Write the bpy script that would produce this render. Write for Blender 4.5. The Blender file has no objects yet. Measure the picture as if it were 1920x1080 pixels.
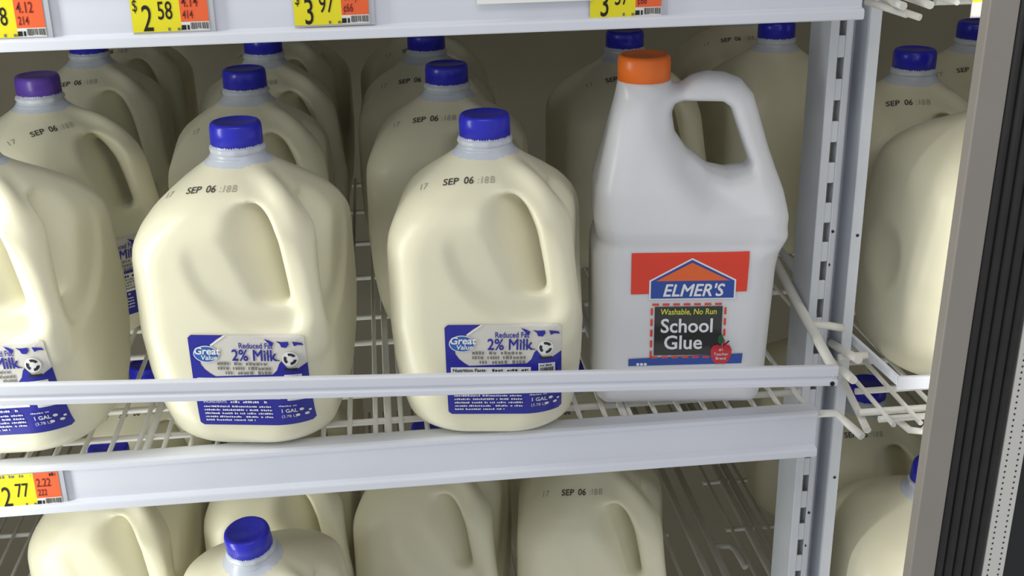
import bpy, bmesh, math, random
import numpy as np
from mathutils import Vector, Matrix, Euler

random.seed(7)
SC = bpy.context.scene
COL = SC.collection

# ------------------------------------------------------------------ camera
cam_d = bpy.data.cameras.new('camera')
cam = bpy.data.objects.new('camera', cam_d)
COL.objects.link(cam)
fw = Vector((0.0985, 0.9233, -0.3712)).normalized()
rt = Vector((0.9934, -0.1132, -0.0179))
rt = (rt - fw * rt.dot(fw)).normalized()
up = rt.cross(fw)
cam.matrix_world = Matrix(((rt.x, up.x, -fw.x, -0.0808), (rt.y, up.y, -fw.y, -0.8698),
                           (rt.z, up.z, -fw.z, 0.4765), (0, 0, 0, 1)))
cam_d.sensor_width = 36.0
cam_d.lens = 2272.6 / 1920 * 36.0
cam_d.clip_start = 0.02
SC.camera = cam

# ------------------------------------------------------------------ light and exposure
SC.view_settings.view_transform = 'Standard'
SC.view_settings.look = 'None'
SC.view_settings.gamma = 1.0
SC.view_settings.use_curve_mapping = False
SC.view_settings.exposure = 0.05
w = bpy.data.worlds.new('store_ambient')
SC.world = w
w.use_nodes = True
w.node_tree.nodes['Background'].inputs[0].default_value = (0.95, 0.97, 1.0, 1)
w.node_tree.nodes['Background'].inputs[1].default_value = 0.50


def area(name, loc, target, sx, sy, power, color):
    d = bpy.data.lights.new(name, 'AREA')
    d.shape = 'RECTANGLE'
    d.size, d.size_y, d.energy, d.color = sx, sy, power, color
    o = bpy.data.objects.new(name, d)
    COL.objects.link(o)
    o.location = loc
    o.rotation_euler = (Vector(target) - Vector(loc)).to_track_quat('-Z', 'Y').to_euler()
    return o


# vertical LED strips on the door mullions, and the store ceiling lights behind the viewer
area('mullion_led_strip', (-0.60, -0.09, 0.15), (0.0, 0.10, 0.12), 0.05, 1.3, 4.4, (0.98, 1.0, 0.93))
area('mullion_led_strip', (0.375, -0.055, 0.10), (0.42, 0.30, 0.10), 0.03, 1.3, 0.45, (1.0, 0.98, 0.93))
area('store_ceiling_light', (-0.2, -1.3, 1.9), (0, 0.0, 0.1), 1.6, 0.5, 8.0, (1.0, 0.955, 0.94))

# ------------------------------------------------------------------ materials


def lin(c):
    return tuple(((x / 255) / 12.92 if x / 255 <= 0.04045 else ((x / 255 + 0.055) / 1.055) ** 2.4) for x in c) + (1,)


def mat(name, rgb, rough=0.4, metal=0.0, sss=0.0, sss_r=(0.01, 0.009, 0.006), noise=0.0, nscale=40.0, coat=0.0, spec=0.5, emit=None):
    m = bpy.data.materials.new(name)
    m.use_nodes = True
    nt = m.node_tree
    b = nt.nodes['Principled BSDF']
    c = lin(rgb)
    b.inputs['Base Color'].default_value = c
    b.inputs['Roughness'].default_value = rough
    b.inputs['Metallic'].default_value = metal
    b.inputs['Specular IOR Level'].default_value = spec
    if sss:
        b.inputs['Subsurface Weight'].default_value = sss
        b.inputs['Subsurface Radius'].default_value = sss_r
        b.inputs['Subsurface Scale'].default_value = 1.0
    if coat:
        b.inputs['Coat Weight'].default_value = coat
        b.inputs['Coat Roughness'].default_value = 0.1
    if noise:
        tc = nt.nodes.new('ShaderNodeTexCoord')
        n = nt.nodes.new('ShaderNodeTexNoise')
        n.inputs['Scale'].default_value = nscale
        n.inputs['Detail'].default_value = 4
        r = nt.nodes.new('ShaderNodeValToRGB')
        r.color_ramp.elements[0].position = 0.3
        r.color_ramp.elements[1].position = 0.7
        r.color_ramp.elements[0].color = tuple(x * (1 - noise) for x in c[:3]) + (1,)
        r.color_ramp.elements[1].color = tuple(min(1, x * (1 + noise * 0.5)) for x in c[:3]) + (1,)
        nt.links.new(tc.outputs['Object'], n.inputs['Vector'])
        nt.links.new(n.outputs['Fac'], r.inputs['Fac'])
        nt.links.new(r.outputs['Color'], b.inputs['Base Color'])
    return m


M = {}
M['milk'] = mat('milk_filled_plastic', (231, 227, 201), 0.36, sss=0.35, noise=0.03, nscale=14)
M['neck'] = mat('translucent_neck_plastic', (206, 212, 222), 0.3, sss=0.3)
M['glue'] = mat('white_glue_plastic', (226, 227, 230), 0.33, sss=0.3)
M['blue_cap'] = mat('blue_cap_plastic', (42, 44, 198), 0.28, noise=0.05)
M['purple_cap'] = mat('purple_cap_plastic', (92, 62, 165), 0.32, noise=0.12, nscale=60)
M['orange_cap'] = mat('orange_cap_plastic', (252, 122, 40), 0.35)
M['label_pale'] = mat('pale_label_film', (208, 205, 197), 0.3)
M['label_blue'] = mat('label_blue_ink', (36, 38, 150), 0.3)
M['label_oval'] = mat('label_oval_blue_ink', (40, 96, 178), 0.3)
M['label_white'] = mat('label_white_ink', (228, 228, 226), 0.3)
M['label_grey'] = mat('label_grey_ink', (120, 118, 112), 0.4)
M['label_dark'] = mat('label_dark_ink', (32, 32, 40), 0.4)
M['stamp'] = mat('date_stamp_ink', (66, 64, 60), 0.6)
M['stamp_faint'] = mat('faint_date_stamp_ink', (165, 163, 148), 0.6)
M['rail'] = mat('white_powder_coat', (226, 229, 238), 0.32, noise=0.04, nscale=9)
M['wire'] = mat('white_coated_wire', (222, 221, 214), 0.35, noise=0.05, nscale=30)
M['post'] = mat('painted_steel_post', (200, 205, 212), 0.4, noise=0.06, nscale=25)
M['dark'] = mat('dark_speck', (24, 24, 24), 0.6)
M['yellow'] = mat('tag_yellow_paper', (240, 228, 30), 0.5)
M['orange'] = mat('tag_orange_paper', (242, 104, 54), 0.5)
M['paper'] = mat('tag_white_paper', (232, 232, 228), 0.5)
M['card'] = mat('white_card_paper', (250, 250, 244), 0.5)
M['black'] = mat('tag_black_ink', (22, 18, 14), 0.5)
M['redink'] = mat('tag_dark_red_ink', (120, 26, 14), 0.5)
M['holder'] = mat('clear_tag_holder', (190, 192, 198), 0.25)
M['g_red'] = mat('glue_label_red', (232, 52, 10), 0.16, coat=0.6)
M['g_orange'] = mat('glue_label_orange', (236, 100, 24), 0.16, coat=0.6)
M['g_blue'] = mat('glue_label_blue', (6, 68, 164), 0.16, coat=0.6)
M['g_white'] = mat('glue_label_white', (236, 238, 242), 0.16, coat=0.6)
M['g_black'] = mat('glue_label_chalkboard', (38, 38, 36), 0.18, coat=0.6)
M['g_yellow'] = mat('glue_label_yellow', (222, 226, 60), 0.2, coat=0.6)
M['g_apple'] = mat('glue_label_apple_red', (198, 30, 44), 0.2, coat=0.6)
M['g_leaf'] = mat('glue_label_leaf_green', (22, 92, 60), 0.2, coat=0.6)
M['g_navy'] = mat('glue_label_navy', (20, 34, 90), 0.2, coat=0.6)
M['frame'] = mat('grey_door_frame_metal', (156, 149, 141), 0.45, noise=0.05, nscale=15)
M['gasket'] = mat('black_rubber_gasket', (32, 31, 29), 0.5, noise=0.3, nscale=60)
M['spacer'] = mat('perforated_spacer_metal', (222, 220, 214), 0.4)
M['glass'] = mat('dark_door_glass', (14, 15, 17), 0.08)
M['wall'] = mat('cooler_wall_paint', (165, 158, 138), 0.6, noise=0.1, nscale=4)

# ------------------------------------------------------------------ mesh helpers


def link(name, me, mats, parent=None):
    o = bpy.data.objects.new(name, me)
    for m in (mats if isinstance(mats, (list, tuple)) else [mats]):
        if len(me.materials) < len(mats if isinstance(mats, (list, tuple)) else [mats]):
            me.materials.append(m)
    COL.objects.link(o)
    if parent:
        o.parent = parent
    return o


class MB:
    """collects shapes into one mesh"""

    def __init__(self):
        self.v, self.f, self.mi, self.sm = [], [], [], []

    def add(self, vs, fs, mi=0, smooth=False):
        k = len(self.v)
        self.v += [tuple(p) for p in vs]
        for f in fs:
            self.f.append([i + k for i in f])
            self.mi.append(mi)
            self.sm.append(smooth)

    def box(self, a, b, mi=0):
        x0, y0, z0 = a
        x1, y1, z1 = b
        v = [(x0, y0, z0), (x1, y0, z0), (x1, y1, z0), (x0, y1, z0), (x0, y0, z1), (x1, y0, z1), (x1, y1, z1), (x0, y1, z1)]
        self.add(v, [(3, 2, 1, 0), (4, 5, 6, 7), (0, 1, 5, 4), (1, 2, 6, 5), (2, 3, 7, 6), (3, 0, 4, 7)], mi)

    def tube(self, pts, r, n=10, mi=0):
        pts = [Vector(p) for p in pts]
        vs, fs = [], []
        prev = None
        for i, p in enumerate(pts):
            t = (pts[min(i + 1, len(pts) - 1)] - pts[max(i - 1, 0)]).normalized()
            if prev is None:
                a = t.orthogonal().normalized()
            else:
                a = (prev - t * prev.dot(t)).normalized()
            prev = a
            b = t.cross(a)
            for k in range(n):
                g = 2 * math.pi * k / n
                vs.append(p + (a * math.cos(g) + b * math.sin(g)) * r)
        for i in range(len(pts) - 1):
            for k in range(n):
                k2 = (k + 1) % n
                fs.append((i * n + k, i * n + k2, (i + 1) * n + k2, (i + 1) * n + k))
        self.add(vs, fs, mi, True)
        self.add(vs[:n], [list(range(n))[::-1]], mi)
        self.add(vs[-n:], [list(range(n))], mi)

    def lathe(self, prof, n=48, mi=0, mod=None, cz=0.0):
        vs, fs = [], []
        m = len(prof)
        for k in range(n):
            g = 2 * math.pi * k / n
            for j, (r, z) in enumerate(prof):
                rr = r * (1 + (mod(j, k) if mod else 0))
                vs.append((rr * math.cos(g), rr * math.sin(g), z + cz))
        for k in range(n):
            k2 = (k + 1) % n
            for j in range(m - 1):
                fs.append((k * m + j, k2 * m + j, k2 * m + j + 1, k * m + j + 1))
        self.add(vs, fs, mi, True)

    def extrude_x(self, prof, x0, x1, mi=0):
        """prof: closed (y,z) polygon, counter-clockwise seen from +x"""
        n = len(prof)
        vs = [(x0, y, z) for y, z in prof] + [(x1, y, z) for y, z in prof]
        fs = [(i, (i + 1) % n, (i + 1) % n + n, i + n) for i in range(n)]
        self.add(vs, fs + [tuple(range(n))[::-1], tuple(range(n, 2 * n))], mi)

    def build(self, name, mats, parent=None, bevel=0.0, seg=2):
        me = bpy.data.meshes.new(name)
        me.from_pydata(self.v, [], self.f)
        for p, i, s in zip(me.polygons, self.mi, self.sm):
            p.material_index = i
            p.use_smooth = s
        o = link(name, me, mats, parent)
        bm = bmesh.new()
        bm.from_mesh(me)
        bmesh.ops.remove_doubles(bm, verts=bm.verts, dist=1e-6)
        bmesh.ops.recalc_face_normals(bm, faces=bm.faces)
        bm.to_mesh(me)
        bm.free()
        if bevel:
            md = o.modifiers.new('soft_edges', 'BEVEL')
            md.width, md.segments, md.limit_method = bevel, seg, 'ANGLE'
            md.angle_limit = math.radians(30)
        return o


def thing(name, label, cat, loc=(0, 0, 0), rot=(0, 0, 0), group=None):
    o = bpy.data.objects.new(name, None)
    o.empty_display_size = 0.03
    COL.objects.link(o)
    o.location = loc
    o.rotation_euler = rot
    tag(o, label, cat, group)
    return o


def tag(o, label, cat, group=None):
    o['label'], o['category'] = label, cat
    if group:
        o['group'] = group
    return o


def structure(o):
    o['kind'] = 'structure'
    return o


# ---- flat artwork: 2D polygons and lettering that are laid on a surface
def text2d(s, size, bold=0.0, shear=0.0, sx=1.0, align='LEFT'):
    cu = bpy.data.curves.new('lettering', 'FONT')
    cu.body, cu.size, cu.offset, cu.shear = s, size, bold, shear
    cu.resolution_u = 3
    cu.align_x = align
    ob = bpy.data.objects.new('lettering', cu)
    COL.objects.link(ob)
    bpy.context.view_layer.update()
    me = ob.to_mesh()
    vs = [(v.co.x * sx, v.co.y) for v in me.vertices]
    fs = [list(p.vertices) for p in me.polygons]
    ob.to_mesh_clear()
    bpy.data.objects.remove(ob)
    bpy.data.curves.remove(cu)
    return vs, fs


class Art:
    """layered 2D artwork: (verts, faces, layer height, material index)"""

    def __init__(self):
        self.bm = bmesh.new()
        self.h = self.bm.verts.layers.float.new('h')

    def _add(self, vs, fs, h, mi):
        out = []
        for x, y in vs:
            v = self.bm.verts.new((x, y, 0))
            v[self.h] = h
            out.append(v)
        for f in fs:
            try:
                fc = self.bm.faces.new([out[i] for i in f])
                fc.material_index = mi
                fc.normal_update()
                if fc.normal.z < 0:
                    fc.normal_flip()
            except ValueError:
                pass

    def poly(self, pts, h, mi):
        self._add(pts, [list(range(len(pts)))], h, mi)

    def rect(self, x0, y0, x1, y1, h, mi):
        self.poly([(x0, y0), (x1, y0), (x1, y1), (x0, y1)], h, mi)

    def ellipse(self, cx, cy, rx, ry, h, mi, n=36):
        self.poly([(cx + rx * math.cos(2 * math.pi * k / n), cy + ry * math.sin(2 * math.pi * k / n)) for k in range(n)], h, mi)

    def text(self, s, x, y, size, h, mi, bold=0.0, shear=0.0, sx=1.0, align='LEFT', rot=0.0):
        if bold and 'M' in s:                                      # a letter that does not take an outline offset: drawn in three close passes
            for k, (dx, dy) in enumerate(((-bold, -bold), (bold, -bold), (0, bold))):
                self.text(s, x + dx, y + dy, size, h + k * 1e-5, mi, 0.0, shear, sx, align, rot)
            return
        vs, fs = text2d(s, size, bold, shear, sx, align)
        c, n = math.cos(rot), math.sin(rot)
        self._add([(x + a * c - b * n, y + a * n + b * c) for a, b in vs], fs, h, mi)

    def scribble(self, x0, x1, y, hgt, h, mi, dens=0.8, seed=1):
        """a row of print too small to read"""
        rnd = random.Random(seed)
        x = x0
        while x < x1:
            wd = hgt * rnd.uniform(0.35, 0.9)
            if rnd.random() < dens:
                self.rect(x, y, min(x + wd, x1), y + hgt * rnd.uniform(0.65, 1.0), h, mi)
            x += wd + hgt * rnd.uniform(0.15, 0.4)

    def mesh(self, name, fn, step=0.006):
        """fn(P Nx2, h N) -> Nx3"""
        bm = self.bm
        bmesh.ops.triangulate(bm, faces=[f for f in bm.faces if len(f.verts) > 4])
        if step:
            xs = [v.co.x for v in bm.verts]
            ys = [v.co.y for v in bm.verts]
            for ax, lo, hi in ((0, min(xs), max(xs)), (1, min(ys), max(ys))):
                k = math.ceil(lo / step)
                while k * step < hi:
                    co, no = [0, 0, 0], [0, 0, 0]
                    co[ax], no[ax] = k * step, 1
                    bmesh.ops.bisect_plane(bm, geom=bm.verts[:] + bm.edges[:] + bm.faces[:], plane_co=co, plane_no=no, dist=1e-7)
                    k += 1
        P = np.array([(v.co.x, v.co.y) for v in bm.verts])
        H = np.array([v[self.h] for v in bm.verts])
        Q = fn(P, H)
        for v, q in zip(bm.verts, Q):
            v.co = q
        me = bpy.data.meshes.new(name)
        bm.to_mesh(me)
        bm.free()
        return me


# ------------------------------------------------------------------ signed distance bodies
def surface_net(fn, lo, hi, h):
    lo, hi = np.array(lo, float), np.array(hi, float)
    n = np.ceil((hi - lo) / h).astype(int) + 1
    ax = [lo[i] + h * np.arange(n[i]) for i in range(3)]
    X, Y, Z = np.meshgrid(*ax, indexing='ij')
    F = fn(X.ravel(), Y.ravel(), Z.ravel()).reshape(n)
    S = F < 0
    nx, ny, nz = n
    acc = np.zeros((nx - 1, ny - 1, nz - 1, 3))
    cnt = np.zeros((nx - 1, ny - 1, nz - 1))
    corners = [(i, j, k) for i in (0, 1) for j in (0, 1) for k in (0, 1)]

    def sub(A, c):
        return A[c[0]:nx - 1 + c[0], c[1]:ny - 1 + c[1], c[2]:nz - 1 + c[2]]
    for a in corners:
        for d in range(3):
            if a[d] == 0:
                b = list(a)
                b[d] = 1
                fa, fb = sub(F, a), sub(F, b)
                cr = (fa < 0) != (fb < 0)
                t = np.where(cr, fa / np.where(cr, fa - fb, 1), 0)
                for q in range(3):
                    acc[..., q] += np.where(cr, a[q] + (t if q == d else 0), 0)
                cnt += cr
    act = cnt > 0
    idx = -np.ones(act.shape, int)
    idx[act] = np.arange(act.sum())
    ci = np.argwhere(act)
    V = lo + h * (ci + acc[act] / cnt[act][:, None])
    faces = []
    for d in range(3):
        e1, e2 = (d + 1) % 3, (d + 2) % 3
        sl = [slice(1, n[i] - 1) for i in range(3)]
        sl[d] = slice(0, n[d] - 1)
        sh = list(sl)
        sh[d] = slice(1, n[d])
        A, B = S[tuple(sl)], S[tuple(sh)]
        for flip, msk in ((False, A & ~B), (True, ~A & B)):
            g = np.argwhere(msk)
            off = np.array([sl[i].start for i in range(3)])
            g = g + off
            q = []
            for da, db in ((-1, -1), (0, -1), (0, 0), (-1, 0)):
                c = g.copy()
                c[:, e1] += da
                c[:, e2] += db
                q.append(idx[c[:, 0], c[:, 1], c[:, 2]])
            q = np.stack(q, 1)
            if flip:
                q = q[:, ::-1]
            faces.append(q)
    Fc = np.concatenate(faces)
    for _ in range(3):                                             # settle the points on the zero surface
        e = 4e-4
        f0 = fn(*V.T)
        g = np.stack([(fn(V[:, 0] + e * (i == 0), V[:, 1] + e * (i == 1), V[:, 2] + e * (i == 2)) -
                       fn(V[:, 0] - e * (i == 0), V[:, 1] - e * (i == 1), V[:, 2] - e * (i == 2))) / (2 * e) for i in range(3)], 1)
        g2 = np.maximum((g ** 2).sum(1), 0.05)
        st = np.clip(f0 / g2, -h * .5, h * .5)
        V = V - st[:, None] * g
    return V, Fc


def net_mesh(name, fn, lo, hi, h, smooth_iter=3):
    V, Fc = surface_net(fn, lo, hi, h)
    me = bpy.data.meshes.new(name)
    me.from_pydata(V.tolist(), [], Fc.tolist())
    bm = bmesh.new()
    bm.from_mesh(me)
    for _ in range(smooth_iter):
        bmesh.ops.smooth_vert(bm, verts=bm.verts, factor=0.5, use_axis_x=True, use_axis_y=True, use_axis_z=True)
    for f in bm.faces:
        f.smooth = True
    bm.to_mesh(me)
    bm.free()
    return me


def smin(a, b, k):
    h = np.clip(0.5 + 0.5 * (b - a) / k, 0, 1)
    return b * (1 - h) + a * h - k * h * (1 - h)


def smax(a, b, k):
    return -smin(-a, -b, k)


def table(pts, sig):
    z = np.linspace(pts[0][0], pts[-1][0], 400)
    out = []
    for c in range(1, len(pts[0])):
        v = np.interp(z, [p[0] for p in pts], [p[c] for p in pts])
        n = int(sig / (z[1] - z[0])) * 2 + 1
        k = np.hanning(n + 2)
        k /= k.sum()
        out.append(np.convolve(np.pad(v, len(k) // 2, mode='edge'), k, 'valid'))
    return z, out


def dense(pts, n=6):
    """a smooth path through the points (Catmull-Rom)"""
    P = [pts[0]] + list(pts) + [pts[-1]]
    out = []
    for i in range(1, len(P) - 2):
        for k in range(n):
            t = k / n
            out.append(tuple(0.5 * (2 * b + (c - a) * t + (2 * a - 5 * b + 4 * c - d) * t * t + (3 * b - a - 3 * c + d) * t ** 3)
                             for a, b, c, d in zip(P[i - 1], P[i], P[i + 1], P[i + 2])))
    return out + [pts[-1]]


def seg_dist(px, py, pz, pts, ys=1.0):
    best = None
    for (ax, az), (bx, bz) in zip(pts[:-1], pts[1:]):
        dx, dz = bx - ax, bz - az
        t = np.clip(((px - ax) * dx + (pz - az) * dz) / (dx * dx + dz * dz), 0, 1)
        d = np.sqrt((px - ax - t * dx) ** 2 + (pz - az - t * dz) ** 2 + (py * ys) ** 2)
        best = d if best is None else np.minimum(best, d)
    return best


JZ, (JW, JR) = table([(-.005, .058, .046), (0.0, .060, .046), (.012, .0675, .045), (.035, .0722, .041), (.065, .0752, .036),
                      (.10, .0762, .029), (.160, .0757, .029), (.170, .0745, .031), (.182, .0695, .034), (.194, .0610, .036), (.205, .0490, .037),
                      (.2155, .0350, .0335), (.2230, .0245, .0245), (.228, .0205, .0205), (.245, .0200, .0200)], .006)
HANDLE = dense([(.022, .2130), (.045, .2075), (.064, .1950), (.0765, .175), (.0840, .147), (.0900, .117), (.087, .095)])
TRIM = table([(.03, .130), (.095, .112), (.117, .1020), (.147, .0950), (.175, .0875), (.192, .0800), (.208, .068), (.24, .05)], .008)
GRIP_IN = table([(.10, .083), (.117, .0805), (.147, .0745), (.175, .0668), (.190, .0575), (.198, .048), (.206, .036), (.24, .02)], .006)


def jug_sdf(x, y, z):
    wv, rv = np.interp(z, JZ, JW), np.interp(z, JZ, JR)
    qx, qy = np.abs(x) - (wv - rv), np.abs(y) - (wv - rv)
    d = np.sqrt(np.maximum(qx, 0) ** 2 + np.maximum(qy, 0) ** 2) + np.minimum(np.maximum(qx, qy), 0) - rv
    d = d * 0.85
    D, E = (x - y) / math.sqrt(2), (x + y) / math.sqrt(2)
    # the corner behind the hand is trimmed back to the line of the grip
    outer = np.interp(z, TRIM[0], TRIM[1][0])
    d = smax(d, (D - outer) * 0.9, .008)
    # shallow finger panels on both faces beside the grip
    for a, b in ((x, -y), (-y, x)):
        flat = (.0762 - .0022 - .075 * (a + .036)) - b
        disc = np.sqrt((a - .036) ** 2 + ((z - .1745) * .95) ** 2) - .0680
        d = smax(d, -smax(flat, disc, .013), .0035)
    # finger hole
    inner = np.interp(z, [.10, .128, .168, .200, .22], [.074, .0665, .0555, .0410, .030])
    hole = smax(smax(inner - D, (D - np.interp(z, GRIP_IN[0], GRIP_IN[1][0]) - 1.5 * np.maximum(np.abs(E) - .0085, 0)) * .8, .006), smax(z - .2010, .1270 - z, .004), .009)
    d = smax(d, -hole, .0055)
    grip = seg_dist(D, E, z, HANDLE, 1.05) - .0095
    d = smin(d, grip, .010)
    # round dimple on the face away from the grip
    s = .055 - np.sqrt(x ** 2 + (y - .0762 - .0465) ** 2 + (z - .090) ** 2)
    d = smax(d, s, .004)
    d = smax(d, -z, .010)
    d = smax(d, z - .238, .002)
    return d


def march(sdf, P, Dv, L):
    """first hit of each ray P + t*Dv, t in 0..L"""
    ts = np.linspace(0, L, 60)
    hit = np.full(len(P), L)
    prev = np.zeros(len(P))
    done = np.zeros(len(P), bool)
    for t in ts:
        q = P + Dv * t
        f = sdf(*q.T)
        n = (~done) & (f < 0)
        if n.any():
            lo_, hi_ = prev[n], np.full(n.sum(), t)
            for _ in range(18):
                m = (lo_ + hi_) / 2
                q2 = P[n] + Dv * m[:, None]
                ins = sdf(*q2.T) < 0
                hi_ = np.where(ins, m, hi_)
                lo_ = np.where(ins, lo_, m)
            hit[n] = lo_
            done |= n
        prev[:] = t
    return P + Dv * hit[:, None]


def lay_on(sdf, O, U, V, Dv, L, base=0.0004):
    O, U, V, Dv = (np.array(a, float) for a in (O, U, V, Dv))
    Dv /= np.linalg.norm(Dv)

    def fn(P, H):
        S = O + P[:, :1] * U + P[:, 1:] * V
        Q = march(sdf, S, Dv, L)
        return Q - Dv * (base + H[:, None])
    return fn


# ------------------------------------------------------------------ the setting
def plain_box(name, a, b, m):
    mb = MB()
    mb.box(a, b)
    return structure(mb.build(name, m))


plain_box('wall_back', (-1.3, 1.15, -1.2), (1.6, 1.20, 1.0), M['wall'])
plain_box('wall_left', (-1.35, -0.10, -1.2), (-1.3, 1.20, 1.0), M['wall'])
plain_box('wall_right', (1.6, -0.10, -1.2), (1.65, 1.20, 1.0), M['wall'])
plain_box('floor', (-1.35, -0.10, -1.25), (1.65, 1.20, -1.2), M['wall'])
plain_box('ceiling', (-1.35, -0.10, 0.80), (1.65, 1.20, 0.85), M['wall'])

# ------------------------------------------------------------------ milk jugs
body_me = net_mesh('body', jug_sdf, (-.086, -.086, -.006), (.086, .086, .246), .0019, 4)
body_me.materials.append(M['milk'])
body_me.materials.append(M['neck'])
for p in body_me.polygons:
    if p.center.z > .2215 and p.center.x ** 2 + p.center.y ** 2 < .0275 ** 2:
        p.material_index = 1


def cap_mesh(name, r, z0, z1, m, ribs=60, rib=0.012):
    mb = MB()
    n = ribs * 2
    H = z1 - z0
    prof = [(r * .90, z0), (r * 1.0, z0 + .0004), (r, z0 + H * .70), (r * .992, z0 + H * .82), (r * .965, z0 + H * .92), (r * .91, z1 - .0004),
            (r * .80, z1), (r * .78, z1 - .0005), (0.0005, z1 - .0006)]
    mb.lathe(prof, n, 0, lambda j, k: (rib if (k % 2 and 1 <= j <= 2) else 0))
    o = mb.build(name, m)
    me = o.data
    bpy.data.objects.remove(o)
    return me


cap_me = cap_mesh('cap', .0200, .2335, .2525, M['blue_cap'], 60, .008)
pcap_me = cap_mesh('cap', .0200, .2335, .2525, M['purple_cap'], 60, .008)


def neck_band():
    mb = MB()
    n = 64
    prof = [(.0205, .2225), (.0226, .2232), (.0232, .2248), (.0222, .2268), (.0206, .2275), (.0206, .2285), (.0212, .2292), (.0214, .2312), (.0208, .2338), (.019, .2345)]
    mb.lathe(prof, n, 0, lambda j, k: (.035 * max(0, math.sin(k / n * 2 * math.pi * 12)) if j in (7, 8) else 0))
    o = mb.build('neck_band', M['neck'])
    me = o.data
    bpy.data.objects.remove(o)
    return me


neck_me = neck_band()

LW, LH = .0900, .0800
L0 = (-.0310, .0250)


def label_fn(extra=0.0):
    return lay_on(jug_sdf, (L0[0], -.095, L0[1]), (1, 0, 0), (0, 0, 1), (0, 1, 0), .07, .0005 + extra)


def uv(pts):
    return [(u * LW, (1 - v) * LH) for u, v in pts]


def arc(cx, cy, rx, ry, a0, a1, n=8):
    return [(cx + rx * math.cos(math.radians(a0 + (a1 - a0) * k / n)), cy + ry * math.sin(math.radians(a0 + (a1 - a0) * k / n))) for k in range(n + 1)]


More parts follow.
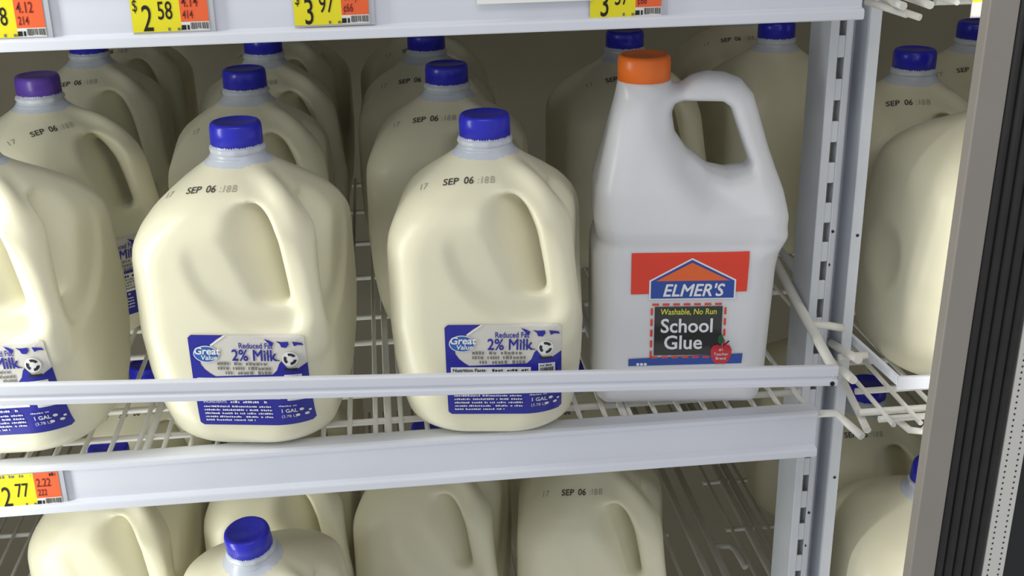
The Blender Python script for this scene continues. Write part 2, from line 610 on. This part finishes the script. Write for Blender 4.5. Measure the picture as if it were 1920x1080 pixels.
def jug_label_meshes():
    out = {}
    a = Art()                                                    # film, blue field and white boxes
    a.poly(uv(arc(.03, .03, .03, .03, 180, 270, 4) + arc(.97, .03, .03, .03, 270, 360, 4) + arc(.97, .97, .03, .03, 0, 90, 4) + arc(.03, .97, .03, .03, 90, 180, 4)), 0, 0)
    h = .0002
    a.poly(uv([(0, .03), (.03, 0), (.31, 0), (.24, .05), (.19, .10), (.15, .17), (0, .17)]), h, 1)
    a.poly(uv([(0, .17), (.15, .17), (.08, .25), (.085, .31), (.115, .365), (.16, .41), (.20, .44), (0, .44)]), h, 1)
    a.poly(uv([(0, .44), (.20, .44), (.70, .415), (.74, .37), (.765, .30), (.785, .27), (.83, .34), (.90, .37), (.955, .33), (1, .30), (1, .44), (1, .70), (0, .70)]), h, 1)
    a.poly(uv([(0, .70), (1, .70), (1, .97), (.97, 1), (.03, 1), (0, .97)]), h, 1)
    a.rect(.04 * LW, .31 * LH, .735 * LW, .545 * LH, h * 2, 2)
    a.rect(.80 * LW, .29 * LH, .945 * LW, .585 * LH, h * 2, 2)
    out['label'] = (a.mesh('label', label_fn(), .003), [M['label_pale'], M['label_blue'], M['label_white']])
    a = Art()                                                    # oval emblem
    a.ellipse(.145 * LW, .80 * LH, .112 * LW, .090 * LH, h * 3, 0)
    a.ellipse(.145 * LW, .80 * LH, .104 * LW, .080 * LH, h * 4, 1)
    a.text('Great', .150 * LW, .800 * LH, .0085, h * 5, 0, bold=.0002, align='CENTER', shear=.15)
    a.text('Value', .165 * LW, .742 * LH, .0058, h * 5, 0, bold=.0001, align='CENTER', shear=.15)
    a.poly(uv([(.31, 0), (.335, 0), (.25, .07), (.195, .115), (.185, .10)]), h * 3, 0)
    out['logo'] = (a.mesh('logo', label_fn(), .003), [M['label_white'], M['label_oval']])
    a = Art()                                                    # product words
    a.text('Reduced Fat', .43 * LW, .865 * LH, .0066, h * 3, 0, bold=.0001, sx=.80)
    a.text('2% Milk', .36 * LW, .735 * LH, .0135, h * 3, 0, bold=.0002, shear=.05, sx=.82)
    out['lettering'] = (a.mesh('lettering', label_fn(), .003), [M['label_blue']])
    a = Art()                                                    # rows of small print
    for i in range(3):
        a.scribble((.23 + .03 * (i == 2)) * LW, .69 * LW, (.685 - .05 * i) * LH, .0028, h * 3, 0, .9, i)
    a.text('Nutrition Facts', .055 * LW, .495 * LH, .0042, h * 4, 1, bold=.0001)
    a.scribble(.40 * LW, .71 * LW, .495 * LH, .0026, h * 4, 1, .9, 11)
    for i in range(4):
        a.scribble(.055 * LW, .72 * LW, (.455 - .038 * i) * LH, .0020, h * 4, 0, .92, 20 + i)
    a.text('INGREDIENTS', .06 * LW, .265 * LH, .0030, h * 4, 2)
    a.scribble(.30 * LW, .62 * LW, .265 * LH, .0020, h * 4, 2, .9, 30)
    for i in range(5):
        a.scribble(.06 * LW, (.66 if i != 4 else .5) * LW, (.215 - .04 * i) * LH, .0017, h * 4, 2, .9, 40 + i)
    a.text('1 GAL', .73 * LW, .155 * LH, .0048, h * 4, 2, bold=.0001)
    a.text('(3.78 L)', .73 * LW, .095 * LH, .0038, h * 4, 2)
    a.scribble(.72 * LW, .87 * LW, .225 * LH, .0014, h * 4, 2, .9, 60)
    for k in range(3):                                           # little triangle emblem
        g = math.radians(90 + 120 * k)
        x, y = .905 * LW + .0038 * math.cos(g), .135 * LH + .0034 * math.sin(g)
        a.ellipse(x, y, .0017, .0014, h * 4, 2, 10)
    a.ellipse(.968 * LW, .15 * LH, .0011, .0011, h * 4, 2, 10)
    out['fine_print'] = (a.mesh('fine_print', label_fn(), .003), [M['label_grey'], M['label_dark'], M['label_white']])
    a = Art()                                                    # bar code
    rnd = random.Random(3)
    x = .815 * LW
    while x < .925 * LW:
        wd = rnd.uniform(.0002, .0006)
        a.rect(x, .34 * LH, x + wd, .54 * LH, h * 4, 0)
        x += wd + rnd.uniform(.0002, .0005)
    a.scribble(.815 * LW, .93 * LW, .555 * LH, .0014, h * 4, 0, .9, 77)
    out['barcode'] = (a.mesh('barcode', label_fn(), .003), [M['label_dark']])
    a = Art()                                                    # spotted cow drawing
    for pts in ([(.655, .035), (.70, .05), (.735, .075), (.72, .115), (.70, .10), (.69, .075)], [(.755, .055), (.80, .065), (.86, .06), (.865, .09), (.84, .125), (.80, .12), (.79, .085)],
                [(.895, .06), (.975, .075), (.99, .10), (.94, .095), (.91, .11)]):
        a.poly(uv(pts), h * 3, 0)
    for p, q in (((.64, .165), (.68, .20)), ((.68, .20), (.71, .245)), ((.71, .245), (.775, .265))):
        (x0, y0), (x1, y1) = uv([p, q])
        a.poly([(x0, y0 - .0003), (x1, y1 - .0003), (x1, y1 + .0004), (x0, y0 + .0004)], h * 3, 1)
    out['cow_drawing'] = (a.mesh('cow_drawing', label_fn(), .003), [M['label_blue'], M['label_dark']])
    a = Art()                                                    # recycling emblem on a pale disc
    cx, cy = .865 * LW, .755 * LH
    a.ellipse(cx, cy, .0062, .0062, h * 3, 0)
    for k in range(3):
        pts = arc(0, 0, .0050, .0050, 30 + 120 * k, 110 + 120 * k, 5) + arc(0, 0, .0028, .0028, 110 + 120 * k, 30 + 120 * k, 5)
        a.poly([(cx + px, cy + py) for px, py in pts], h * 4, 1)
    a.rect(cx - .005, cy - .0098, cx + .005, cy - .0078, h * 4, 1)
    out['recycling_emblem'] = (a.mesh('recycling_emblem', label_fn(), .003), [M['label_white'], M['label_dark']])
    return out


LBL = jug_label_meshes()


def stamp_mesh():
    a = Art()
    a.text('SEP', -.004, 0, .0088, 0, 0, bold=.00012, sx=.95, align='RIGHT', shear=.1)
    a.text('06', 0.0, 0, .0092, 0, 0, bold=.00012, sx=.85, shear=.1)
    a.text('17', -.0285, -.0005, .009, 0, 1, sx=.8, align='RIGHT', shear=.1)
    a.text(':18', .0105, .0002, .009, 0, 1, sx=.8, shear=.1)
    a.text('B', .0200, .0005, .009, 0, 1, sx=.8, shear=.1)
    fn = lay_on(jug_sdf, (-.015, -.075, .2310), (1, 0, .0), (0, .55, .83), (0, .80, -.60), .09, .0004)
    return a.mesh('date_stamp', fn, .004)


stamp_me = stamp_mesh()


def make_jug(label, loc, rz, tilt=(0, 0), cap=None, group='gallon milk jugs in the cooler'):
    t = thing('milk_jug', label, 'milk jug', loc, (math.radians(tilt[0]), math.radians(tilt[1]), math.radians(rz)), group)
    t.rotation_mode = 'ZYX'
    link('body', body_me, [M['milk'], M['neck']], t)
    link('neck_band', neck_me, [M['neck']], t)
    c = link('cap', cap or cap_me, [M['blue_cap']], t)
    me, ms = LBL['label']
    lb = link('label', me, ms, t)
    for k, (me, ms) in LBL.items():
        if k != 'label':
            link(k, me, ms, lb)
    link('date_stamp', stamp_me, [M['stamp'], M['stamp_faint']], t)
    return t


LOW = -.364
JUGS = [
    # middle shelf
    ('front milk jug above the 2.77 tag, cut off by the picture edge', (-.379, .069, .0055), -9, (0, -4), None),
    ('front milk jug beside the cut-off jug, second along from the glue bottle', (-.194, .068, 0), -10, (0, 0), None),
    ('front milk jug standing directly beside the white glue bottle', (-.001, .058, 0), -8, (0, 0), None),
    ('milk jug with a purplish cap behind the cut-off front jug', (-.395, .2845, 0), 38, (0, 0), pcap_me),
    ('shaded milk jug behind the purple-capped one, cap hidden by the upper rail', (-.392, .490, 0), 6, (0, 0), None),
    ('milk jug directly behind the second front jug from the glue bottle', (-.206, .2755, 0), 4, (0, 0), None),
    ('third milk jug deep in the middle file, its cap touching the upper rail', (-.202, .448, 0), 8, (0, 0), None),
    ('milk jug directly behind the front jug that stands beside the glue bottle', (-.018, .260, 0), -6, (0, 0), None),
    ('third milk jug deep in the file beside the glue, cap half behind the upper rail', (-.029, .432, 0), -2, (0, 0), None),
    ('dim milk jug standing behind the white glue bottle', (.180, .400, 0), 4, (0, 0), None),
    ('dim milk jug half hidden behind the slotted post', (.352, .420, 0), 97, (0, 0), None),
    ('dimmest milk jug at the back, beyond the slotted post', (.362, .590, 0), -4, (0, 0), None),
    ('milk jug stamped SEP 06 in the next bay, behind its tilted front jug', (.429, .238, 0), -12, (0, 0), None),
    ('milk jug at the back of the next bay, cap under its white tag', (.556, .371, 0), -6, (0, 0), None),
    ('round-dimpled milk jug at the front of the next bay, beside the door frame', (.406, .082, .009), 92, (5, 7), None),
    ('milk jug deep behind the purple-capped file, only its shoulder in view', (-.390, .665, 0), 4, (0, 0), None),
    ('milk jug fourth deep in the middle file, almost in the dark', (-.196, .625, 0), -5, (0, 0), None),
    ('milk jug fourth deep in the file beside the glue, almost in the dark', (-.025, .606, 0), 5, (0, 0), None),
    # lower shelf
    ('tilted milk jug at the front of the lower shelf, cap below the long rail', (-.197, .086, LOW + .010), 6, (8, -5), None),
    ('milk jug on the lower shelf under the 2.77 tag', (-.372, .236, LOW), -8, (0, 0), None),
    ('milk jug on the lower shelf behind the tilted jug', (-.207, .262, LOW), -4, (0, 0), None),
    ('milk jug on the lower shelf with its cap showing through the wires', (-.050, .232, LOW), -12, (0, 0), None),
    ('milk jug stamped SEP 06 on the lower shelf, beside the bare shelf rods', (.110, .190, LOW), -8, (0, 0), None),
    ('milk jug at the front of the lower next bay, beside the door frame', (.400, .095, LOW + .008), 86, (5, 3.5), None),
    ('milk jug in the lower next bay behind its front jug, cap under the wires', (.426, .262, LOW), -8, (0, 0), None),
    ('dim milk jug deep in the lower next bay, seen beyond the bare rods', (.432, .438, LOW), -4, (0, 0), None),
    ('dim milk jug deep on the lower shelf, cap showing beside the cut-off jug', (-.366, .430, LOW), 3, (0, 0), None),
    ('dim milk jug deep in the middle of the lower shelf', (-.203, .440, LOW), -3, (0, 0), None),
    ('dim milk jug behind the lower SEP 06 jug', (.112, .362, LOW), 5, (0, 0), None),
]
for lab, loc, rz, tl, cp in JUGS:
    make_jug(lab, loc, rz, tl, cp)

# ------------------------------------------------------------------ glue bottle


def poly_sdf(x, z, pts):
    d = np.full(x.shape, 1e9)
    s = np.ones(x.shape)
    n = len(pts)
    for i in range(n):
        ax, az = pts[i]
        bx, bz = pts[i - 1]
        ex, ez = bx - ax, bz - az
        wx, wz = x - ax, z - az
        t = np.clip((wx * ex + wz * ez) / (ex * ex + ez * ez), 0, 1)
        d = np.minimum(d, (wx - ex * t) ** 2 + (wz - ez * t) ** 2)
        c1, c2, c3 = z >= az, z < bz, ex * wz > ez * wx
        s = np.where((c1 & c2 & c3) | (~c1 & ~c2 & ~c3), -s, s)
    return s * np.sqrt(d)


G_MAIN = [(-.0535, .275), (-.0585, .250), (-.0660, .215), (-.0720, .188), (-.0735, .165), (-.0705, .149), (-.0742, .134), (-.0745, .03), (-.071, .008), (-.064, 0),
          (.060, 0), (.067, .006), (.0705, .03), (.0745, .125), (.0790, .150), (.055, .158), (.020, .178), (.0, .205), (-.0115, .232), (-.0130, .255), (-.0125, .275)]
G_OUT = [(-.02, .262), (-.006, .268), (.004, .2755), (.016, .2785), (.030, .2775), (.044, .272), (.055, .259), (.0690, .215), (.0800, .184), (.0835, .164), (.0795, .148), (.06, .145), (.01, .17), (-.03, .20)]
G_HOLE = [(-.0118, .246), (-.0095, .2535), (-.003, .2565), (.030, .2555), (.0375, .250), (.054, .205), (.052, .199), (.036, .196), (.020, .200), (.002, .214), (-.009, .230)]


def glue_sdf(x, y, z):
    ay = np.abs(y)
    h = np.interp(z, [0, .012, .03, .14, .150, .160, .19, .23, .26, .28], [.044, .0495, .052, .052, .0505, .052, .046, .032, .021, .0205])
    a = smax(poly_sdf(x, z, G_MAIN), (ay - h) * .95, .026)
    hh = np.interp(z, [.14, .17, .20, .22, .28], [.050, .042, .0215, .0165, .0145])
    b = smax(poly_sdf(x, z, G_OUT), (ay - hh) * .9, .018)
    d = smin(a, b, .012)
    flare = np.maximum(ay - .006, 0) * .18
    d = smax(d, -(poly_sdf(x, z, G_HOLE) + .0012 - flare), .006)
    nk = smax(np.sqrt((x + .033) ** 2 + y ** 2) - .0185, np.abs(z - .270) - .012, .001)
    d = smin(d, nk, .004)
    # step round the label panel
    d = d + .0007 * np.exp(-((z - .1475) / .003) ** 2) * (z < .17)
    return smax(d, z - .282, .001)


glue = thing('glue_bottle', 'white school glue bottle with an orange cap among the milk jugs', 'glue bottle', (.160, .062, 0), (0, 0, math.radians(-7)))
gme = net_mesh('body', glue_sdf, (-.084, -.062, -.006), (.094, .062, .290), .0022, 2)
link('body', gme, [M['glue']], glue)
gc = cap_mesh('cap', .0208, .2715, .2920, M['orange_cap'], 70, .006)
o = link('cap', gc, [M['orange_cap']], glue)
o.location = (-.033, 0, 0)

GW, GH = .0935, .0985
G0 = (-.0445, .0455)


def g_fn():
    return lay_on(glue_sdf, (G0[0], -.075, G0[1]), (1, 0, 0), (0, 0, 1), (0, 1, 0), .06, .0004)


def guv(pts):
    return [(u * GW, (1 - v) * GH) for u, v in pts]


h = .0002
a = Art()
a.poly(guv([(-.01, .935), (.985, .895), (.98, .985), (-.01, 1.0)]), h, 0)
for i, (u0, u1) in enumerate(((.06, .085), (.09, .12), (.125, .15))):
    a.ellipse(.5 * (u0 + u1) * GW, .016 * GH, .0013, .0013, h * 2, 1, 10)
b2 = a
a = Art()
a.poly(guv([(0, 0), (1, 0), (.99, .34), (0, .355)]), h, 0)
glabel = link('label', a.mesh('label', g_fn()), [M['g_red']], glue)
link('blue_band', b2.mesh('blue_band', g_fn()), [M['g_blue'], M['g_white']], glabel)
a = Art()
a.poly(guv([(.155, .235), (.515, .045), (.895, .235), (.895, .405), (.155, .405)]), h * 2, 0)
a.poly(guv([(.17, .243), (.515, .060), (.88, .243), (.88, .393), (.17, .393)]), h * 3, 1)
a.poly(guv([(.21, .240), (.515, .083), (.84, .240)]), h * 4, 2)
a.text("ELMER'S", .525 * GW, .628 * GH, .0148, h * 5, 0, bold=.0003, shear=.25, sx=.93, align='CENTER')
link('logo', a.mesh('logo', g_fn()), [M['g_white'], M['g_blue'], M['g_orange']], glabel)
a = Art()
x0, x1, y0, y1 = .185 * GW, .815 * GW, .075 * GH, .555 * GH
for k in range(7):
    s = (x1 - x0) / 7
    a.rect(x0 + k * s, y1 - .0011, x0 + (k + .65) * s, y1 + .0006, h * 2, 0)
    a.rect(x0 + k * s, y0 - .0006, x0 + (k + .65) * s, y0 + .0011, h * 2, 0)
for k in range(5):
    s = (y1 - y0) / 5
    a.rect(x0 - .0010, y0 + k * s, x0 + .0007, y0 + (k + .65) * s, h * 2, 0)
    a.rect(x1 - .0007, y0 + k * s, x1 + .0010, y0 + (k + .65) * s, h * 2, 0)
a.rect(x0 + .0022, y0 + .0022, x1 - .0022, y1 - .0022, h * 2, 1)
link('chalkboard_panel', a.mesh('chalkboard_panel', g_fn()), [M['g_red'], M['g_black']], glabel)
a = Art()
a.text('Washable, No Run', .50 * GW, .465 * GH, .0072, h * 4, 0, bold=.0001, align='CENTER', shear=.08, sx=.82)
a.text('School', .49 * GW, .305 * GH, .0172, h * 4, 1, bold=.0003, align='CENTER', sx=.92)
a.text('Glue', .46 * GW, .155 * GH, .0172, h * 4, 1, bold=.0003, align='CENTER', sx=.95)
link('lettering', a.mesh('lettering', g_fn()), [M['g_yellow'], M['g_white']], glabel)
a = Art()
ax_, ay_ = .795 * GW, .105 * GH
a.poly([(ax_ + px, ay_ + py) for px, py in [(0, .0068), (.003, .0085), (.0066, .0078), (.0086, .004), (.0082, -.002), (.0058, -.0072), (.0025, -.0092), (0, -.0082), (-.0025, -.0092), (-.0058, -.0072), (-.0082, -.002), (-.0086, .004), (-.0066, .0078), (-.003, .0085)]], h * 5, 0)
a.poly([(ax_ + px, ay_ + py) for px, py in [(0, .0075), (-.0035, .0115), (-.0025, .0165), (.0, .018), (.002, .013)]], h * 5, 1)
a.poly([(ax_ + px, ay_ + py) for px, py in [(.001, .0075), (.0055, .012), (.0068, .0115), (.002, .007)]], h * 5, 2)
a.text('#1', ax_, ay_ + .0028, .0034, h * 6, 3, align='CENTER')
a.text('Teacher', ax_, ay_ - .0012, .0036, h * 6, 3, align='CENTER')
a.text('Brand', ax_, ay_ - .0050, .0036, h * 6, 3, align='CENTER')
link('apple_emblem', a.mesh('apple_emblem', g_fn()), [M['g_apple'], M['g_leaf'], M['g_navy'], M['g_white']], glabel)

# ------------------------------------------------------------------ shelves
WR = .0021


def price_rail(parent, x0, x1, z0):
    mb = MB()
    prof = [(.016, z0), (.002, z0), (-.001, z0 - .0015), (-.001, z0 - .0045), (.0015, z0 - .0065), (.0015, z0 - .0325), (-.0035, z0 - .0335), (-.0045, z0 - .0350), (-.0045, z0 - .0405),
            (-.003, z0 - .0415), (.004, z0 - .0415), (.004, z0 - .004), (.016, z0 - .003)]
    mb.extrude_x(prof, x0, x1)
    return mb.build('price_rail', M['rail'], parent, .0006, 2)


def grating(parent, x0, x1, y0, y1, cross, pitch=.0215, extra=(), name='wire_grating'):
    mb = MB()
    n = int(round((x1 - x0) / pitch))
    for k in range(n + 1):
        x = x0 + (x1 - x0) * k / n
        mb.tube([(x, y0, -WR - .0008), (x, y1, -WR - .0008)], WR, 8)
    for x in extra:
        mb.tube([(x, y0, -WR * 1.5 - .0008), (x, y1, -WR * 1.5 - .0008)], WR * 1.5, 8)
    for y in cross:
        mb.tube([(x0 - .006, y, -WR * 2.6), (x1 + .006, y, -WR * 2.6)], WR * 1.4, 8)
    return mb.build(name, M['wire'], parent)


def flat_bar(mb, p0, p1, wv, tv, width, thick, mi=0):
    """a flat strip from p0 to p1; wv is the width direction, tv the thickness direction"""
    p0, p1, wv, tv = Vector(p0), Vector(p1), Vector(wv).normalized(), Vector(tv).normalized()
    vs = []
    for p in (p0, p1):
        for s, t in ((-1, -1), (1, -1), (1, 1), (-1, 1)):
            vs.append(p + wv * (s * width / 2) + tv * (t * thick / 2))
    mb.add(vs, [(0, 1, 2, 3), (7, 6, 5, 4), (0, 4, 5, 1), (1, 5, 6, 2), (2, 6, 7, 3), (3, 7, 4, 0)], mi)


RX = .268
CROSS = (.020, .046, .097, .209, .273, .385, .498, .62, .74)
# middle shelf
mid = thing('wire_shelf', 'white wire shelf holding the glue bottle, with a tilted guard bar in front', 'shelf', (0, 0, 0))
price_rail(mid, -.62, RX, -.0005)
grating(mid, -.464, .262, .006, .76, CROSS, extra=(-.0905, .1075, -.286))
# guard: sheet strip with a groove, sloping down to the post, and its side wire
gx0, gz0, gx1, gz1 = -.62, .0918, .2680, .0488
ang = math.atan2(gz1 - gz0, gx1 - gx0)
mb = MB()
prof = [(.0035, .0078), (-.0010, .0082), (-.0026, .0070), (-.0030, .0000), (-.0014, -.0012), (-.0014, -.0026), (-.0042, -.0036), (-.0046, -.0074), (-.003, -.0084), (.003, -.0082), (.0035, -.007)]
mb.extrude_x(prof, 0, math.hypot(gx1 - gx0, gz1 - gz0))
g = mb.build('guard_bar', M['rail'], mid, .0007, 2)
g.location = (gx0, -.032, gz0)
g.rotation_euler = (0, -ang, 0)
mb = MB()
mb.tube([(.2620, -.0315, .0490), (.2655, -.0300, .0500), (.2668, -.025, .0520), (.2668, .060, .0700), (.2668, .150, .0910), (.2668, .30, .105), (.2670, .32, .100), (.2670, .325, 0)], .0042, 12)
mb.build('side_wire', M['wire'], mid)
mb = MB()
mb.tube([(.262, .004, -.0045), (.284, .002, -.0045), (.292, -.006, -.011), (.2985, -.022, -.0150)], .0034, 10)
mb.build('end_hook', M['wire'], mid)
mb = MB()
mb.tube([(.2672, .034, .0640), (.2850, .036, .0610), (.2985, .038, .0570)], .0034, 10)
mb.build('tie_bar', M['wire'], mid)
mb = MB()
mb.tube([(.8840, -.0052, -.0056), (.8840, -.0040, -.0056)], .0019, 12)
o = mb.build('rivet_hole', M['dark'], g)

# upper shelf (only its rail in the photo, its grating continues behind the rail)
upp = thing('wire_shelf', 'white upper shelf whose rail carries the yellow price tags along the top', 'shelf', (0, 0, .3655))
price_rail(upp, -.62, .2755, 0)
grating(upp, -.464, .262, .006, .76, CROSS)
mb = MB()
mb.box((-.60, .018, .0005), (.262, .76, .0030))  # added solid sheet, unseen, keeps ceiling light off the jugs below
mb.build('light_blocking_sheet', M['holder'], upp)

# lower shelf
low = thing('wire_shelf', 'white wire shelf below the long rail, its rods bare beside the post', 'shelf', (0, 0, LOW))
price_rail(low, -.62, RX, -.0005)
grating(low, -.635, .236, .006, .76, CROSS)
mb = MB()
mb.tube([(.268, .0, -.004), (.268, .74, -.004)], .0046, 10)
mb.build('runner_rod', M['wire'], low)
mb = MB()
mb.tube([(.2885, .0, -.004), (.2905, .74, -.004)], .0046, 10)
mb.build('runner_rod', M['wire'], low)
mb = MB()
mb.tube([(.2905, .346, -.001), (.3080, .344, -.001), (.3130, .337, -.002), (.3165, .305, -.006)], .0036, 10)
mb.build('bent_wire', M['wire'], low)

# next bay: middle, lower and upper shelves
nb = thing('wire_shelf', 'white wire shelf in the next bay, its rod ends jutting out past the post', 'shelf', (0, 0, 0))
grating(nb, .322, .78, -.028, .76, (-.012, .040, .097, .209, .273, .385, .498, .62), pitch=.023)
mb = MB()
flat_bar(mb, (.3135, .085, .0372), (.3320, -.006, .0262), (0, .25, 1), (1, .3, 0), .0085, .0035)
flat_bar(mb, (.3315, -.0055, .0240), (.78, -.0115, .012), (0, 0, 1), (0, 1, 0), .0120, .0035)
mb.tube([(.3125, .090, .0400), (.3125, .30, .055)], .0036, 10)
mb.build('guard_bar', M['rail'], nb, .0008, 2)
for pts, rr, nm in (([(.2935, .030, .0330), (.3180, .028, .0350)], .0034, 'tie_bar'),
                    ([(.3000, .07, .030), (.2985, .0, .0450)], .0036, 'rod_end'),
                    ([(.3000, .10, .010), (.2957, .0, .0265)], .0036, 'rod_end'),
                    ([(.3120, .10, .008), (.3080, -.010, -.0165)], .0032, 'rod_end'),
                    ([(.3030, .0, -.0045), (.40, .0, -.0045)], .0032, 'tie_bar'),
                    ([(.336, -.002, -.012), (.342, -.016, -.0155), (.352, -.018, -.0165), (.362, -.012, -.012), (.364, .0, -.004)], .0030, 'end_hook')):
    mb = MB()
    mb.tube(pts, rr, 12)
    mb.build(nm, M['wire'], nb)

nbl = thing('wire_shelf', 'white wire shelf low in the next bay, under the dim jugs', 'shelf', (0, 0, LOW))
grating(nbl, .322, .78, -.028, .76, CROSS, pitch=.023)
for rx in (.343, .356):
    mb = MB()
    mb.tube([(rx, .0, -.0062), (rx, .74, -.0062)], .0046, 10)
    mb.build('runner_rod', M['wire'], nbl)
nbu = thing('wire_shelf', 'white wire shelf at the top of the next bay, round rod ends showing', 'shelf', (0, 0, .3370))
grating(nbu, .3460, .78, -.004, .76, (.02, .097, .209, .385, .498, .62), pitch=.0206, extra=(.3048, .3254))
mb = MB()
mb.tube([(.290, .03, -.005), (.3100, .0, -.0110)], .0026, 10)
mb.build('rod_end', M['wire'], nbu)
mb = MB()
mb.tube([(.300, .03, -.007), (.3205, .0, -.0135)], .0026, 10)
mb.build('rod_end', M['wire'], nbu)

# ------------------------------------------------------------------ slotted upright
post = thing('slotted_post', 'white slotted steel upright between the two shelf bays', 'shelf upright', (.2725, .052, 0))
mb = MB()
mb.box((0, 0, -.75), (.0072, .046, .62))                       # near flange with its side
pitch, slot = .0345, .0170
z = -.75
while z < .62:                                                  # ladder of slots
    mb.box((.0072, .0015, z), (.0132, .0035, z + pitch - slot))
    z += pitch
mb.box((.0132, .0015, -.75), (.0150, .0150, .62))
mb.box((.0150, .0130, -.75), (.0225, .0150, .62))
mb.box((.0225, .0130, -.75), (.0240, .0300, .62))
mb.box((.0240, .0280, -.75), (.0320, .0300, .62))
mb.box((.0315, 0, -.75), (.0410, .030, .62))
mb.build('channel', M['post'], post, .0008, 2)
mb = MB()
for px, pz in ((.0368, -.098), (.0372, .135), (.036, .005)):
    mb.tube([(px, .0005, pz), (px, -.0004, pz)], .0014, 10)
for px, pz in ((.0205, .135), (.0195, .105), (.0205, -.142), (.0195, -.178)):
    mb.tube([(px, .0135, pz), (px, .0124, pz)], .0013, 10)
mb.build('screw_holes', M['dark'], post)

# ------------------------------------------------------------------ door frame and open door at the edge
trim = thing('trim_1', '', '')
for k in ('label', 'category'):
    del trim[k]
structure(trim)
trim.location = (.3180, -.10, .12)
trim.rotation_euler = (0, math.radians(.9), 0)
mb = MB()
mb.box((0, 0, -1.3), (.0210, .012, .7))
mb.build('frame_strip', M['frame'], trim, .001, 2)
door = bpy.data.objects.new('door_1', None)
COL.objects.link(door)
structure(door)
door.location = (.3390, -.10, .12)
door.rotation_euler = (0, math.radians(.9), 0)
mb = MB()
xx = 0.0
for k in range(5):
    mb.tube([(.004 + .0078 * k, .004 - .0004 * k, -1.3), (.004 + .0078 * k, .004 - .0004 * k, .7)], .0044, 12)
mb.box((0, .004, -1.3), (.0400, .012, .7))
mb.build('gasket', M['gasket'], door)
mb = MB()
mb.box((.0400, 0, -1.3), (.0580, .010, .7))
z = -.40
mb.build('spacer_bar', M['spacer'], door, .0006, 2)
mb = MB()
z = -.42
while z < .30:
    for xo in (.0445, .0535):
        mb.box((xo - .0006, -.0003, z), (xo + .0006, .0002, z + .0014))
    z += .0050
mb.build('perforations', M['dark'], door)
mb = MB()
mb.box((.0580, .001, -1.3), (.60, .008, .7))
mb.build('pane', M['glass'], door)

# ------------------------------------------------------------------ price tags


def price_tag(label, x, z, dollars, cents, unit, w=.0520, hgt=.0290, sign=True, y=.0, rot=0.0, cut=0):
    t = thing('price_tag', label, 'price tag', (x, y, z), (0, rot, 0), 'price tags on the shelf rails')
    wy = w * .635
    mb = MB()
    mb.box((0, -.0006, -.0012 - cut), (w + .004, 0, hgt + .001))
    mb.build('holder', M['holder'], t)

    def flat(pp, hh):
        return np.stack([pp[:, 0], -.0009 - hh, pp[:, 1]], 1)
    a = Art()
    a.rect(0, 0, wy, hgt, 0, 0)
    link('yellow_panel', a.mesh('yellow_panel', flat, 0), [M['yellow']], t)
    a = Art()
    a.rect(wy, .0062, w, hgt, 0, 0)
    link('orange_panel', a.mesh('orange_panel', flat, 0), [M['orange']], t)
    a = Art()
    if cut:
        a.rect(0, -cut, w, 0, 0, 0)
    a.rect(wy, 0, w, .0062, 0, 0)
    link('white_strip', a.mesh('white_strip', flat, 0), [M['paper']], t)
    a = Art()
    a.text(dollars, wy * .20, .0008, .0255, .0002, 0, bold=.0001, sx=.62)
    a.text(cents, wy * .53, .0085, .0175, .0002, 0, bold=.0001, sx=.60)
    if sign:
        a.text('$', wy * .03, .0145, .0115, .0002, 0, sx=.6)
    link('price', a.mesh('price', flat, 0), [M['black']], t)
    a = Art()
    a.scribble(.001, wy * .95, hgt - .0030, .0026, .0002, 0, .85, int(x * 1000))
    a.scribble(wy * .72, wy, .0006, .0022, .0002, 0, .9, 5)
    a.scribble(wy, w * .76, .0008, .0040, .0002, 1, .9, 6)
    xx = w * .76
    rnd = random.Random(9)
    while xx < w * .985:
        b = rnd.uniform(.0002, .0007)
        a.rect(xx, .0010 + rnd.uniform(0, .0008), xx + b, .0056, .0002, 1)
        xx += b + rnd.uniform(.0002, .0006)
    a.text(unit, wy + .0014, .0165, .0105, .0002, 2, bold=.0001, sx=.62)
    a.text(unit[::-1].replace('.', ''), wy + .0014, .0085, .0080, .0002, 2, bold=.0001, sx=.6)
    a.scribble(w * .87, w * .96, hgt - .0035, .0030, .0002, 1, 1, 4)
    link('fine_print', a.mesh('fine_print', flat, 0), [M['label_grey'], M['black'], M['redink']], t)
    return t


TY = -.0002
price_tag('yellow and orange price tag at the end of the upper rail, cut by picture edge', -.3580, .3335, '2', '58', '4.12', y=TY)
price_tag('yellow and orange price tag reading 2.58 on the upper rail', -.2480, .3338, '2', '58', '4.14', y=TY)
price_tag('yellow and orange price tag reading 3.97 on the upper rail', -.1375, .3345, '3', '97', '6.6¢', y=TY)
price_tag('yellow price tag reading 3.57 high on the upper rail near the post', .0720, .3325, '3', '57', '6.6¢', y=TY)
price_tag('yellow and orange price tag reading 2.77 on the middle shelf rail', -.4030, -.0345, '2', '77', '2.22', y=TY)
t = price_tag('white and yellow price tag on the next bay, beside the door frame', .3540, .3350, '3', '97', '6.6¢', y=-.010, cut=.0100)
mb = MB()
mb.box((-.009, -.0012, .0), (.0735, 0, .045))
o = mb.build('blank_card', M['card'])
o.location = (0, -.0022, .3452)
tag(o, 'blank white card on the upper rail above the glue bottle', 'card')
